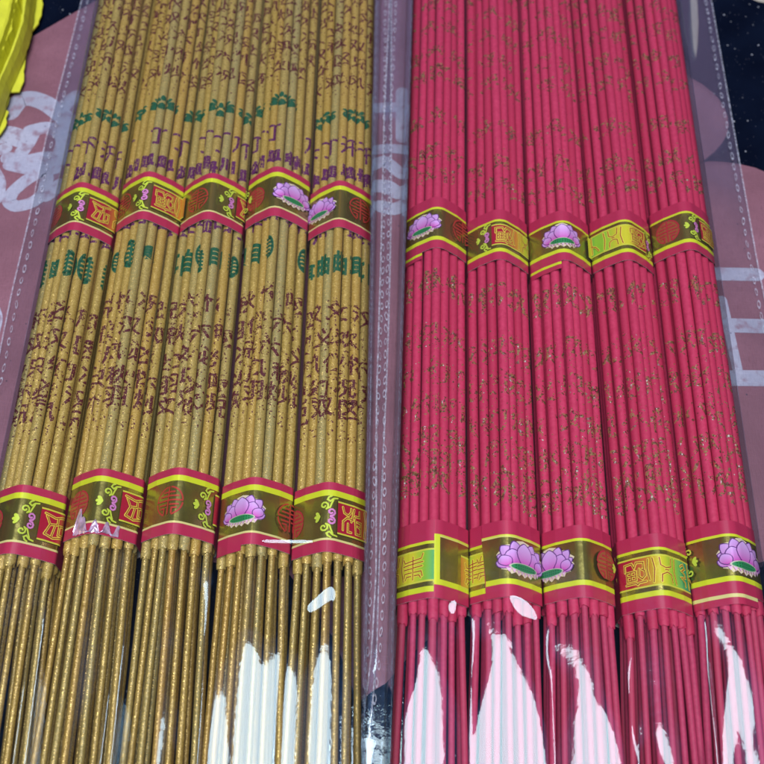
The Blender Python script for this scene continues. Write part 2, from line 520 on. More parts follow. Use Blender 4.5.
def make_bundle(kind, idx, cx_top, y_top, cx_bot, y_bot, bands, label, group):
    rnd = random.Random(idx * 37 + 5)
    ang = -math.atan2(cx_top - cx_bot, y_top - y_bot)
    xb = cx_bot + (cx_top - cx_bot) * (Y0 - y_bot) / (y_top - y_bot)
    root = tag(empty('incense_bundle', (xb, Y0, 0), ang), label, 'incense', group)
    L = (Y1 - Y0)
    coat, core = kind + '_coat', kind + '_core'
    vU, vL = bands[0]['v'] - Y0, bands[1]['v'] - Y0       # v of the upper edge of each band
    vend = vL - bands[1]['w']
    # rows of print
    rows = []
    ref = .2445 if kind == 'gold' else .2320
    sh = (bands[0]['v'] - ref)
    def vy(py): return at(382, py, ZR - .003).y + sh - Y0
    if kind == 'gold':
        for py in (-30, -16, -2, 13, 28, 44, 61, 80): rows.append((vy(py), 'maroon_ink', 'sutra', .0070, .0060, .018))
        rows.append((vy(113), 'green_ink', 'lotus', .0128, .0080, 0))
        rows.append((vy(147), 'purple_ink', '丁下开丁干丌丁', .0062, .0082, .02))
        rows.append((vy(171), 'purple_ink', '皿川冊非皿州', .0060, .0062, .085))
        rows.append((vy(229), 'purple_ink', '皿井丁口正川', .0058, .0060, .04))
        rows.append((vy(263), 'green_ink', 'leaf', .0062, .0100, 0))
        for py in (310, 336, 362, 386, 407): rows.append((vy(py), 'maroon_ink', 'sutra', .0076, .0072, .024))
        rows.append((vy(421), 'maroon_ink', 'dots', .0076, .006, 0))
    else:
        for py in (-30, -8, 14, 36, 62, 84, 128, 164, 186): rows.append((vy(py), 'gold_print', 'sutra', .0078, .0070, .045))
        rows.append((vy(296), 'gold_print', 'sutra', .0092, .0105, .045))
        for py in (348, 385, 420, 452, 478, 496): rows.append((vy(py), 'gold_print', 'sutra', .0080, .0080, .024))
    cells = []
    for v, mat, what, gw, gh, bold in rows:
        u = -.013 + rnd.uniform(0, .006)
        while u < .013:
            if what == 'sutra': tris = glyph(rnd.choice(SUTRA), bold)
            elif what == 'lotus':
                tris = []
                for k in range(-2, 3):
                    a = k * .55
                    c0 = (math.sin(a) * .30, math.cos(a) * .34 - .12)
                    el = [(c0[0] + math.sin(a) * .17 * math.cos(t) + math.cos(a) * .075 * math.sin(t),
                           c0[1] + math.cos(a) * .17 * math.cos(t) - math.sin(a) * .075 * math.sin(t)) for t in [2 * math.pi * i / 8 for i in range(8)]]
                    tris.append(el)
                for k in (-1, 0, 1):
                    tris.append([(k * .27 + .145 * math.cos(t), -.20 - .05 * (k == 0) + .20 * math.sin(t)) for t in [2 * math.pi * i / 8 for i in range(8)]])
            elif what == 'leaf':
                tris = []; fl = rnd.choice((-1, 1))
                for q in stroke([(fl * .34 * math.cos(R_(a)), .46 * math.sin(R_(a))) for a in range(-100, 101, 20)], .15): tris.append(q)
                for k in range(5):
                    y = -.34 + k * .17; x1 = .30 * math.sqrt(max(.05, 1 - (y / .46) ** 2))
                    tris += stroke([(-fl * .16, y - .03), (fl * .1, y + .02), (fl * x1, y + .01)], .105)
                tris += stroke([(-fl * .04, -.42), (-fl * .02, .44)], .12)
            elif what == 'dots': tris = []
            else: tris = glyph(rnd.choice(what), bold)
            dv = rnd.uniform(-.0002, .0002)
            if what == 'leaf' and rnd.random() < .45:
                tris = [[(a * .85, b * .9) for a, b in q] for q in glyph(rnd.choice('目用自貝曲耳'), .055)]
            if what == 'leaf':
                kz = rnd.uniform(.75, 1.15); tris = [[(a * kz * rnd.uniform(.97, 1.03), b * kz) for a, b in q] for q in tris]
            if not (what == 'lotus' and rnd.random() < .03) and not (mat == 'purple_ink' and rnd.random() < .08) and not ('leaf' == what and rnd.random() < .18):
                cells.append((u, v + dv, mat, gw, gh, tris))
            u += gw * rnd.uniform(1.0, 1.22) * (.80 if what == 'leaf' else .88 if what == 'lotus' else 1)
    for layer in range(3):
        for k in range(-3, 4):
            st = Stick(k, layer, rnd)
            if st.z < RS + BASE_Z + .0004: continue
            mb = MB()
            v0 = vend - (rnd.uniform(.0008, .0050) if layer == 0 else rnd.uniform(-.003, .002))
            if kind == 'red': v0 -= rnd.uniform(.0, .0022)
            rings = []
            NR = 22
            vs = [v0, v0 + .0008, v0 + .0022] + [v0 + .0022 + (L - v0 - .0022) * i / NR for i in range(1, NR + 1)]
            for i, v in enumerate(vs):
                x, z = st.c(v, L)
                rr = st.r * (.90 if i == 0 else .99 if i == 1 else 1)
                rings.append([(x + rr * math.sin(a), v + (rnd.uniform(-.0007, .0005) if i == 0 else 0), z + rr * math.cos(a)) for a in [2 * math.pi * s / NSEG for s in range(NSEG)]])
            mb.grid(rings, coat, close=True)
            mb.cap(rings[0], coat); mb.cap(rings[-1], coat, True)
            if layer == 0:
                sv, su = rnd.uniform(-.0006, .0006), rnd.uniform(-.0004, .0004)
                if rnd.random() < .05: sv += rnd.choice((-.003, .003))
                cnt = 0
                for (u, v, mat, gw, gh, tris) in cells:
                    if u + gw * .6 < st.u - st.r or u - gw * .6 > st.u + st.r: continue
                    if any(vv - ww - .001 < v + sv < vv + .001 for vv, ww in ((vU, bands[0]['w']), (vL, bands[1]['w']))): pass
                    for t in tris:
                        p = [(u + su + a * gw, v + sv + b * gh) for a, b in t]
                        cnt += 1
                        if max(q[0] for q in p) < st.u - st.r or min(q[0] for q in p) > st.u + st.r: continue
                        lay_on_stick(mb, st, L, p, mat, .000018)
                # loose flecks of the same ink round the rows
                zones = [(vy(440), vy(300)), (vy(100), L)] if kind == 'gold' else [(vy(500), vy(330)), (vy(200), L)]
                for (za, zb), nn in zip(zones, (50, 64) if kind == 'gold' else (46, 16)):
                    for _ in range(nn):
                        v = rnd.uniform(za, zb); u = st.u + st.r * rnd.uniform(-.8, .8)
                        w, h = rnd.uniform(.00014, .00034), rnd.uniform(.00018, .00050)
                        a = rnd.uniform(0, 3); ca, sa = math.cos(a), math.sin(a)
                        p = [(u + ca * w * x - sa * h * y, v + sa * w * x + ca * h * y) for x, y in ((-1, -.3), (0, -1), (1, -.2), (.4, 1), (-.6, .8))]
                        lay_on_stick(mb, st, L, p, 'maroon_ink' if kind == 'gold' else 'gold_print', .000030)
            so = mb.build('incense_stick', root)
            # the bare bamboo foot
            cb = MB()
            rings = []
            rc = RC * rnd.uniform(.92, 1.1)
            tip = rnd.uniform(-.002, .003)
            for i in range(13):
                v = tip + (v0 + .002 - tip) * i / 12
                x, z = st.c(v, L); t = (1 - v / v0); t = max(0, t)
                x += (st.cx + st.u * .26) * t + rnd.uniform(-.00003, .00003); z += st.cz * t - (.0125, .018, .022)[layer] * t ** 1.1
                z = max(z, rc + BASE_Z + .0002)
                rings.append([(x + rc * math.sin(a), v, z + rc * math.cos(a)) for a in [2 * math.pi * s / 10 for s in range(10)]])
            cb.grid(rings, core, close=True); cb.cap(rings[0], core); cb.cap(rings[-1], core, True)
            cb.build('bamboo_core', so)
    for bi, B in enumerate(bands):
        make_band(root, B, B['v'] - Y0, kind)
    return root

# ------------------------------------------------------------------ printed paper bands
def band_profile():
    pts = []
    for k in range(-3, 4):
        for l in range(3):
            z = ZR - RS - DROP[abs(k)] - l * DIA
            if z < RS + BASE_Z: continue
            for i in range(48):
                a = 2 * math.pi * i / 48
                rr = RS * 1.03 + .00030
                pts.append((round(k * PITCH + rr * math.sin(a), 7), round(z + rr * math.cos(a), 7)))
    for i in range(60):
        a = 2 * math.pi * i / 60
        pts.append((round(.0042 * math.sin(a), 7), round(ZR + .00030 - .0042 + .0042 * math.cos(a), 7)))
    for s in (-1, 1): pts += [(s * .0082, BASE_Z + .00015), (s * .0105, .0040)]
    h = hull(pts)
    return h
def unrolled():
    i0 = max(range(len(PROFILE)), key=lambda i: (PROFILE[i][1], -abs(PROFILE[i][0])))
    n = len(PROFILE)
    right = [PROFILE[(i0 - i) % n] for i in range(n // 2 + 2)]
    left = [PROFILE[(i0 + i) % n] for i in range(n // 2 + 2)]
    def cum(ps, sg):
        out = [(0.0, ps[0])]; s = 0
        for a, b in zip(ps, ps[1:]):
            if b[1] < .010: break
            s += math.hypot(b[0] - a[0], b[1] - a[1]); out.append((sg * s, b))
        return out
    l = cum(left, -1); r = cum(right, 1)
    return list(reversed(l))[:-1] + r
def s_of(x):
    for (s0, p0), (s1, p1) in zip(UNROLL, UNROLL[1:]):
        if s1 > 0 and p0[0] <= x <= p1[0]: return s0 + (s1 - s0) * (x - p0[0]) / max(1e-9, p1[0] - p0[0])
def set_kind(pitch):
    # the gold sticks are packed a little wider than the red ones
    global PITCH, PROFILE, UNROLL, NORMALS, S_SH
    PITCH = pitch
    PROFILE = band_profile(); UNROLL = unrolled(); NORMALS = []
    for i in range(len(UNROLL)):
        a = UNROLL[max(0, i - 1)][1]; b = UNROLL[min(len(UNROLL) - 1, i + 1)][1]
        d = Vector((b[0] - a[0], b[1] - a[1])).normalized(); NORMALS.append((-d.y, d.x))
    S_SH = s_of(3 * PITCH + .0011)

class Band:
    def __init__(self, B, vtop):
        self.mb = MB(); self.vt, self.w = vtop, B['w']; self.n = 0
    def put(self, poly, mat, layer=None):
        """poly: (s in shoulder units, t from 0 bottom to 1 top, r, g, b), convex"""
        self.n += 1
        off = .00003 + self.n * .0000022 if layer is None else layer
        P = [(p[0] * S_SH, self.vt - self.w + p[1] * self.w) + tuple(p[2:5]) for p in poly]
        for i in range(len(UNROLL) - 1):
            (s0, p0), (s1, p1) = UNROLL[i], UNROLL[i + 1]
            if s1 - s0 < 1e-7: continue
            q = clip(P, 0, s0, s1)
            if not q: continue
            n0, n1 = NORMALS[i], NORMALS[i + 1]
            out, cols = [], []
            for v in q:
                t = (v[0] - s0) / (s1 - s0)
                x = (p0[0] + n0[0] * off) * (1 - t) + (p1[0] + n1[0] * off) * t
                z = (p0[1] + n0[1] * off) * (1 - t) + (p1[1] + n1[1] * off) * t
                out.append((x, v[1], z)); cols.append(v[2:5])
            # keep the winding outward
            nx = sum((out[i - 1][1] - out[i][1]) * (out[i - 1][0] + out[i][0]) for i in range(len(out)))
            if nx < 0: out.reverse(); cols.reverse()
            self.mb.face(out, mat, cols)
    def flat(self, pts, col, mat='band_paper'):
        for t in tess(pts) if len(pts) > 4 else [pts]: self.put([(p[0], p[1], *col) for p in t], mat)
        
    def one(self, polys, col, mat='band_paper'):
        """many pieces of one printed mark that lie side by side share a layer"""
        self.n += 1; off = .00003 + self.n * .0000022
        for q in polys:
            self.put([(p[0], p[1], *(p[2:5] if len(p) > 2 else col)) for p in q], mat, off)
    def rect(self, s0, s1, t0, t1, col, mat='band_paper', col2=None):
        c2 = col2 or col
        self.put([(s0, t0, *col), (s1, t0, *c2), (s1, t1, *c2), (s0, t1, *col)], mat)
    def lines(self, strokes, s, t, sc, w, col, asp=1.0, mat='band_paper', flip=1):
        # sc: size in metres; coordinates of the strokes about 0..1 or -1..1
        for st in strokes:
            pts = [(x * sc * asp * flip, y * sc) for x, y in st]
            self.one([[(s + x / S_SH, t + y / self.w) for x, y in q] for q in stroke(pts, w)], col, mat)

def arc(cx, cy, r, a0, a1, n=8): return [(cx + r * math.cos(R_(a0 + (a1 - a0) * i / n)), cy + r * math.sin(R_(a0 + (a1 - a0) * i / n))) for i in range(n + 1)]
ROUND_SEAL = [arc(0, 0, 1, 100, 172), arc(0, 0, 1, 188, 250), arc(0, 0, 1, 80, 8), arc(0, 0, 1, -8, -70),
              [(0, .98), (0, .30)], [(-.42, .62), (.42, .62)], [(-.70, .34), (.70, .34)], [(-.97, .04), (.97, .04)],
              [(0, .2), (0, -.9)], [(-.72, -.26), (-.16, -.26)], [(.16, -.26), (.72, -.26)],
              [(-.62, -.50), (-.3, -.5), (-.3, -.86)], [(.62, -.50), (.3, -.5), (.3, -.86)]]
CH = {
 'treasure': [[(0, .62), (0, .9), (.34, .93), (.44, .72), (.54, .93), (.86, .9), (.86, .62)], [(.08, .58), (.5, .58), (.5, .22), (.08, .22), (.08, .58)], [(.08, .4), (.5, .4)],
           [(.29, .58), (.29, .22)], [(.02, .08), (.5, .08), (.56, .02), (.62, .08), (.95, .10)], [(.66, .66), (.64, .34), (.78, .22), (.92, .34), (.90, .55), (.78, .62)], [(1.08, .98), (1.02, .6), (1.10, .12)]],
 'five': [[(0, 1), (.07, .55), (0, 0)], [(.27, 1), (.3, .68), (.5, .58), (.76, .66), (.80, 1)], [(.30, 0), (.33, .30), (.54, .40), (.76, .32), (.80, 0)], [(.46, .5), (.62, .5)], [(1.0, 1), (.94, .5), (1.04, 0)]],
 'gate': [[(0, .82), (.22, .94), (.34, .78), (.08, .64), (.30, .54), (.34, .40), (.02, .36), (.30, .20), (.30, .04)], [(.56, 1), (.58, 0)], [(.56, .5), (.82, .34), (1, .06)]],
 'flower': [[(.5, .92), (.5, 0)], [(.02, .88), (.10, .72), (.90, .80), (.98, .98)], [(.02, .60), (.98, .66)], [(.06, .46), (.46, .46)], [(.54, .48), (.95, .50)],
           [(.04, .10), (.10, .30), (.44, .30)], [(.56, .30), (.90, .30), (.96, .10)], [(.12, .04), (.20, .16), (.42, .16)], [(.58, .16), (.80, .16), (.88, .04)]],
 'jade': [[(.05, .95), (.5, .86), (.95, .98)], [(.12, .86), (.30, .55), (.12, .14)], [(.30, .55), (.62, .62), (.62, .86)], [(.12, .14), (.5, .05), (.92, .16)], [(.52, .55), (.42, .10)], [(.70, .58), (.92, .60), (.92, .2), (.70, .22), (.70, .58)]],
 'scroll': [[(.03, .96), (.10, .74), (.30, .68), (.42, .84), (.42, .98)], [(.05, .06), (.05, .40), (.24, .58), (.52, .55)], [(.28, .36), (.28, .04), (.44, .04)], [(.44, .46), (.56, .98)], [(.60, .72), (.84, .74), (.84, .96)], [(.60, .60), (.66, .04), (.92, .04), (.92, .52), (.72, .52)], [(.74, .36), (.90, .30)]],
}
def band_chars(b, s, t, name, sc, flip=1):
    b.lines(CH[name], s, t - .5 * sc / b.w, sc, .00078, (.80, .66, .06))
    b.lines(CH[name], s, t - .5 * sc / b.w, sc, .00030, (.30, .03, .02))

def band_seal(b, s, t, sc=.0046, col=(.42, .035, .020)):
    b.lines(ROUND_SEAL, s, t, sc, .00052, col)

def band_lotus(b, s, t, sc=.0064, flip=1):
    def P(x, y): return (s + flip * 1.22 * x * sc / S_SH, t + y * sc / b.w)
    def petal(bx, by, tx, ty, w, c_tip, c_base, fat=.45):
        d = Vector((tx - bx, ty - by)); L = d.length; d.normalize(); n = Vector((-d.y, d.x))
        prof = [(0, .30), (.14, .66), (.32, .92), (.52, 1.04), (.70, .93), (.86, .60), (.95, .28), (1, 0.02)]
        def ring(grow):
            q = []
            for f, k in prof:
                c = Vector((bx, by)) + d * (L * f + grow * (2.0 * f - 1)); q.append((c + n * (w * k + grow), c - n * (w * k + grow), f))
            return q
        q = ring(.030)
        b.one([[P(*q[i][0]), P(*q[i][1]), P(*q[i + 1][1]), P(*q[i + 1][0])] for i in range(7)], (.10, .02, .16))
        q = ring(0)
        pc = []
        for i in range(7):
            c = [tuple(c_base[k] + (c_tip[k] - c_base[k]) * (q[j][2] ** .8) for k in range(3)) for j in (i, i + 1)]
            pc.append([(*P(*q[i][0]), *c[0]), (*P(*q[i][1]), *c[0]), (*P(*q[i + 1][1]), *c[1]), (*P(*q[i + 1][0]), *c[1])])
        b.one(pc, None)
    tip, base = (.62, .36, .72), (.56, .05, .36)
    white = (.76, .62, .42)
    # pale rim behind the whole flower
    rim = [(-1.06, .16), (-.98, -.02), (-1.04, -.16), (-.85, -.32), (-.88, -.52), (-.62, -.60), (-.55, -.74), (-.38, -.64), (-.26, -.78), (-.1, -.66), (.04, -.80), (.2, -.66),
           (.36, -.78), (.46, -.62), (.64, -.68), (.7, -.52), (.92, -.48), (.86, -.3), (1.08, -.16), (1.0, 0), (1.1, .2), (.92, .36), (.88, .6), (.55, .62), (.3, .82), (0, .90), (-.3, .82), (-.55, .62), (-.88, .56), (-.9, .36)]
    b.n += 1
    off = .00003 + b.n * .0000022
    for tr in tess([P(.97 * p[0], .95 * p[1]) for p in rim]): b.put([(p[0], p[1], *white) for p in tr], 'band_paper', off)
    for (tx, ty, w) in ((-.98, .10, .22), (.98, .12, .22), (-.84, .50, .25), (.84, .53, .25), (-.44, .72, .26), (.44, .74, .26)):
        petal(tx * .25, -.22, tx, ty, w, tip, base)
    for (bx, tx, ty, w) in ((-.55, -1.0, -.20, .17), (.55, 1.0, -.18, .17)): petal(bx, -.36, tx, ty, w, tip, base)
    petal(-.34, -.24, -.52, .36, .27, tip, base); petal(.34, -.24, .54, .38, .27, tip, base)
    petal(-.62, -.34, -.82, .06, .20, tip, base); petal(.62, -.34, .82, .08, .20, tip, base)
    petal(0, -.26, .01, .70, .33, (.68, .44, .80), base)
    # fringe of stamens and the seed pod
    for i in range(9):
        x = -.62 + i * .155
        b.one([[P(x - .07, -.46), P(x + .01, -.74 + .10 * abs(i - 4) / 4), P(x + .09, -.46)]], (.72, .40, .58))
    pod = [(.62 * math.cos(a), -.38 + .20 * math.sin(a)) for a in [2 * math.pi * i / 20 for i in range(20)]]
    b.one([[P(*p) for p in (pod if flip > 0 else pod[::-1])]], (.50, .46, .36))
    pod = [(.56 * math.cos(a), -.38 + .165 * math.sin(a)) for a in [2 * math.pi * i / 20 for i in range(20)]]
    b.one([[P(*p) for p in pod]], (.02, .22, .065))
    for i in range(9):
        for j in (-1, 1):
            x, y = -.40 + i * .10, -.38 + j * .055
            b.one([[P(x - .03, y), P(x, y - .034), P(x + .03, y), P(x, y + .034)]], (.004, .06, .02))

def band_ornament(b, s, t, h=.0125, flip=1):
    """scrolled bracket at the end of the coloured panel, its tip pointing away from the panel"""
    sc = h / 2
    g = (.52, .62, .05)
    spiral = lambda cx, cy, r, a0, turn: [(cx + r * (1 - .7 * i / 10) * math.cos(R_(a0 + turn * i / 10)), cy + r * (1 - .7 * i / 10) * math.sin(R_(a0 + turn * i / 10))) for i in range(11)]
    st = []
    for sg in (1, -1):
        st.append([(x, sg * y) for x, y in spiral(-.30, .52, .20, -60, 400)])
        st.append([(x, sg * y) for x, y in [(.02, .98), (-.10, .92), (-.16, .80), (-.04, .72), (.10, .86), (.30, .90)]])
        st.append([(-.20, sg * .36), (-.05, sg * .42), (.02, sg * .62), (.10, sg * .80)])
    b.lines(st, s, t, sc, .00050, g, flip=flip)
    for a in (-42, 0, 42):
        x0, y0 = -.46, 0
        d = Vector((-math.cos(R_(a)), math.sin(R_(a)))); nn = Vector((-d.y, d.x))
        q = [Vector((x0, y0)) + d * f * .34 + nn * k * .085 for f, k in ((0, .2), (.55, 1), (.85, .8), (1, 0), (.85, -.8), (.55, -1), (0, -.2))]
        b.one([[(s + flip * p.x * sc / S_SH, t + p.y * sc / b.w) for p in q]], g)
    for sg in (1, -1):
        b.lines([[(x, sg * y) for x, y in spiral(.02, .21, .19, -100, 420)]], s, t, sc, .00055, (.62, .20, .45), flip=flip)

def band_panel(b, s0, s1, t0, t1, stops, edge=(.62, .60, .05)):
    """coloured foil panel whose print runs from red over yellow to green"""
    b.rect(min(s0, s1), max(s0, s1), t0 - .022, t1 + .022, edge)
    n = len(stops) - 1
    b.n += 1; off = .00003 + b.n * .0000022
    for i in range(n):
        a, c = s0 + (s1 - s0) * i / n, s0 + (s1 - s0) * (i + 1) / n
        b.put([(a, t0, *stops[i]), (c, t0, *stops[i + 1]), (c, t1, *stops[i + 1]), (a, t1, *stops[i])], 'band_holo', off)

PR, PO, PY, PG, PT = (.42, .012, .035), (.60, .20, .03), (.66, .60, .03), (.30, .58, .04), (.03, .34, .17)

def make_band(root, B, vtop, kind):
    b = Band(B, vtop)
    mb = b.mb; w = B['w']
    # the paper itself: a closed hoop with a little thickness at its edges
    def hoop(off, v): return [(x * (1 + off / .011), v, max(z + off * (1 if z > .002 else 0), BASE_Z + .0001)) for x, z in PROFILE]
    mb.grid([hoop(0, vtop - w), hoop(0, vtop)], 'band_paper', close=True, smooth=False, col=RED)
    mb.grid([hoop(-.00012, vtop), hoop(-.00012, vtop - w)], 'band_paper', close=True, smooth=False, col=(.7, .66, .6))
    S = 1.75
    st = B['stripes']      # (bottom thin line from, to, foil to, top line to)
    a0, a1, a2, a3 = st
    s_full = (-S, S) if 'flap' not in B else (-S, B['flap'] )
    sh = B.get('shift', 0.0)
    b.rect(s_full[0], s_full[1], a0 - sh, a1 - sh, B.get('c0', LIME))
    b.rect(s_full[0], s_full[1], a1 - sh, a2 - sh, (1, 1, 1), 'band_foil')
    b.rect(s_full[0], s_full[1], a2 - sh, a3 - sh, B.get('c1', LIME))
    def draw(items):
        for it in items:
            k = it[0]; tm = (a1 + a2) / 2
            dsh = it[-1] if isinstance(it[-1], float) and k == 'panel' else 0
            if k == 'lotus': band_lotus(b, it[1], tm, it[2] if len(it) > 2 else .0062)
            elif k == 'seal': band_seal(b, it[1], tm)
            elif k == 'faded_seal': 
                b.one([[(it[1] + .0044 * math.cos(a) / S_SH, tm + .0044 * math.sin(a) / w) for a in [2 * math.pi * i / 24 for i in range(24)]]], (.34, .10, .03), 'band_holo')
                band_seal(b, it[1], tm, .0044, (.42, .02, .03))
            elif k == 'orn': band_ornament(b, it[1], tm - sh, (a2 - a1) * w * 1.0, it[2] if len(it) > 2 else 1)
            elif k == 'panel':
                _, p0, p1, stops, chars = it[:5]
                band_panel(b, p0, p1, a1 - sh + .115 * (a2 - a1) + .02, a2 - sh - .115 * (a2 - a1) - .02, stops)
                for cs, nm in chars: band_chars(b, cs, tm - sh, nm, (a2 - a1) * w * .60)
    draw(B['items'])
    if 'flap' in B:
        f = B['flap']; slant = B.get('slant', 0)
        b.put([(f, 0, *RED), (S, 0, *RED), (S, 1, *RED), (f - slant, 1, *RED)], 'band_paper')
        b.put([(f, a0, *LIME), (S, a0, *LIME), (S, a1, *LIME), (f, a1, *LIME)], 'band_paper')
        e = B.get('edge', 0.0)
        b.put([(f - slant, a2, *CREAM), (S, a2, *LIME), (S, a3, *LIME), (f - slant, a3, *LIME)], 'band_paper')
        b.put([(f + e, a1, 1, 1, 1), (S, a1, 1, 1, 1), (S, a2, 1, 1, 1), (f - slant + e, a2, 1, 1, 1)], 'band_foil')
        if e: b.put([(f, a0, *LIME), (f + e, a0, *LIME), (f + e, a3, *LIME), (f, a3, *LIME)], 'band_paper')
        draw(B['flap_items'])
    if 'hang' in B:      # the inner turn of the paper showing below the outer one
        h0, h1, drop = B['hang']
        b.put([(h0, -drop, *RED), (h1, -drop * .92, *RED), (h1, .001, *RED), (h0, .001, *RED)], 'band_paper', .00001)
        hl = B.get('hang_line', LIME); ht = B.get('hang_t', .30)
        if hl:
            b.put([(h0, -drop * ht - .02, *hl), (h1, -drop * ht - .02, *hl), (h1, -drop * ht + .028, *hl), (h0, -drop * ht + .028, *hl)], 'band_paper', .00003)
    if 'line' in B:
        b.rect(-S, S * .55, B['line'], B['line'] + .016, CREAM)
    o = mb.build('paper_band', root)
    if 'label' in B: o['label'] = B['label']
    if 'tear' in B:
        # crumpled torn foil along the lower edge
        t = MB(); rnd = random.Random(3); rows = []
        for i in range(7):
            row = []
            for j in range(22):
                s = (-.62 + j / 21 * 1.22)
                hgt = (.10 + .36 * max(0, 1 - abs(j - 3) / 3.2) + .10 * math.sin(j * 1.3)) * i / 6
                ss = s * S_SH
                k = min(range(len(UNROLL)), key=lambda q: abs(UNROLL[q][0] - ss))
                off = .00016 + rnd.uniform(0, .00045) * (1 if 0 < i < 6 else .3)
                x = UNROLL[k][1][0] + NORMALS[k][0] * off + (ss - UNROLL[k][0]) * NORMALS[k][1]
                z = UNROLL[k][1][1] + NORMALS[k][1] * off - (ss - UNROLL[k][0]) * NORMALS[k][0]
                row.append((x, vtop - w + (.02 + hgt) * w + rnd.uniform(-.0003, .0003), z))
            rows.append(row)
        t.grid(rows, 'torn', smooth=False)
        to = t.build('torn_foil', o)
    return o
M['torn'] = plain('crumpled_magenta_foil', (.72, .50, .66), .16, .5, var=.35, scale=500)

GS = (.165, .195, .80, .885)
def gold_band(v, w, items, **k): return dict(v=v, w=w, stripes=GS, c0=CREAM, c1=LIME, items=items, **k)
def redu(v, w, items, **k): return dict(v=v, w=w, stripes=(.155, .225, .755, .795), c0=LIME, c1=LIME, items=items, **k)
def redl(v, w, items, **k): return dict(v=v, w=w, stripes=(.165, .235, .775, .812), c0=LIME, c1=LIME, items=items, **k)
PAN = [PR, PR, PR, PO, PY, PG]
gold_specs = [
 (-.1070, .2385, -.1078, .1235,
  gold_band(.2395, .0205, [('faded_seal', -.95), ('orn', .06), ('panel', .26, 1.6, PAN, [(.34, 'jade'), (1.02, 'scroll')])]),
  gold_band(.1250, .0218, [('faded_seal', -.80), ('orn', .30), ('panel', .52, 1.7, PAN, [(.60, 'jade'), (1.25, 'scroll')])]),
  'gold incense bundle at the outer left edge, lower band cut off by the photo edge'),
 (-.0841, .2442, -.0845, .1296,
  gold_band(.2450, .0207, [('seal', -.90), ('orn', -.05), ('panel', .16, 1.6, PAN, [(.26, 'treasure'), (.95, 'five')])]),
  gold_band(.1310, .0210, [('faded_seal', -.62), ('orn', .34), ('panel', .55, 1.7, PAN, [(.62, 'jade'), (1.25, 'five')])], tear=True, label='paper band with crumpled torn foil on its lower edge'),
  'gold incense bundle whose lower band has crumpled torn foil'),
 (-.0618, .2442, -.0611, .1305,
  gold_band(.2450, .0200, [('seal', -.42), ('orn', .60), ('panel', .80, 1.7, PAN, [(.90, 'jade')]), ('panel', -1.7, -.92, [PG, PY, PO], [])]),
  gold_band(.1320, .0214, [('seal', -.20), ('orn', .80), ('panel', 1.0, 1.7, PAN, [])]),
  'middle gold incense bundle with a red round seal centred on its lower band'),
 (-.0390, .2479, -.0378, .1283,
  gold_band(.2487, .0215, [('faded_seal', -.72), ('lotus', .52), ('orn', -1.15, -1)]),
  gold_band(.1295, .0214, [('lotus', -.30), ('seal', .98)], hang=(-1.1, -.25, .085), hang_line=None),
  'gold incense bundle with a pink lotus on both of its bands'),
 (-.0165, .2424, -.0152, .1273,
  gold_band(.2432, .0200, [('lotus', -.66, .0058), ('seal', .62)]),
  gold_band(.1285, .0222, [('faded_seal', -1.05), ('orn', .06), ('panel', .22, 1.7, PAN, [(.34, 'scroll'), (1.02, 'five')])]),
  'gold incense bundle beside the red sleeve, lotus on its upper band only'),
]
red_specs = [
 (.0179, .2360, .0168, .1155,
  redu(.2372, .0215, [('lotus', -.48, .0058), ('seal', .85)], hang=(-1.2, -.48, .14)),
  redl(.1172, .0240, [('panel', -1.6, .10, [PR, PO, PY, PY, PG, PT], [(-.88, 'flower'), (-1.5, 'five')])], shift=.085, flap=.0, edge=.13, flap_items=[('panel', .80, 1.7, [PO, PY, PY], [(.95, 'flower')])],
       label='paper band with a lime edged overlapping end'),
  'red incense bundle nearest the gold sleeve, with a lime edged flap on its lower band'),
 (.0394, .2315, .0386, .1160,
  redu(.2325, .0209, [('orn', -.42), ('panel', -.24, 1.6, [PR, PR, PO, PY, PG, PG], [(-.12, 'treasure'), (.62, 'five')])]),
  redl(.1175, .0235, [('panel', -1.6, -.2, [PT, PG, PY, PY, PO], [(-1.3, 'flower'), (-.85, 'flower')])], shift=.075, flap=-.58, slant=.10, flap_items=[('lotus', .42, .0070)], label='paper band with a lotus printed overlapping end'),
  'red incense bundle with a lettered upper band and a lotus flap on the lower band'),
 (.0612, .2313, .0607, .1155,
  redu(.2326, .0206, [('lotus', -.04, .0062), ('panel', .92, 1.6, [PY, PG], [])], hang=(-1.2, -.10, .17)),
  redl(.1168, .0222, [('lotus', -.88, .0066), ('faded_seal', .72), ('orn', 1.3)]),
  'middle red incense bundle with a lotus on both bands'),
 (.0828, .2326, .0834, .1130,
  redu(.2338, .0211, [('orn', .88, -1), ('panel', -1.6, .72, [PT, PT, PG, PG, PY, PY, PR, PR], [(-.66, 'five'), (.10, 'treasure'), (-1.35, 'gate')])]),
  redl(.1148, .0228, [('panel', -1.15, 1.6, [PR, PR, PO, PY, PG, PT, PT, PG], [(-.92, 'treasure'), (-.18, 'five'), (.62, 'gate')])]),
  'red incense bundle with lettered rainbow foil panels on both of its bands'),
 (.1046, .2370, .1050, .1181,
  redu(.2380, .0204, [('faded_seal', -.60), ('orn', .22), ('panel', .42, 1.6, [PR, PR, PO, PY, PG], [(.52, 'treasure'), (1.2, 'five')])]),
  redl(.1195, .0225, [('lotus', .34, .0072), ('orn', -1.2, -1)], hang=(-1.2, .72, .15), hang_line=CREAM, hang_t=.20),
  'outer right red incense bundle with one large lotus on its lower band'),
]
set_kind(.00303)
for i, s in enumerate(gold_specs):
    make_bundle('gold', i, s[0], s[1], s[2], s[3], (s[4], s[5]), s[6], 'gold incense bundles in the left sleeve')
set_kind(.00287)
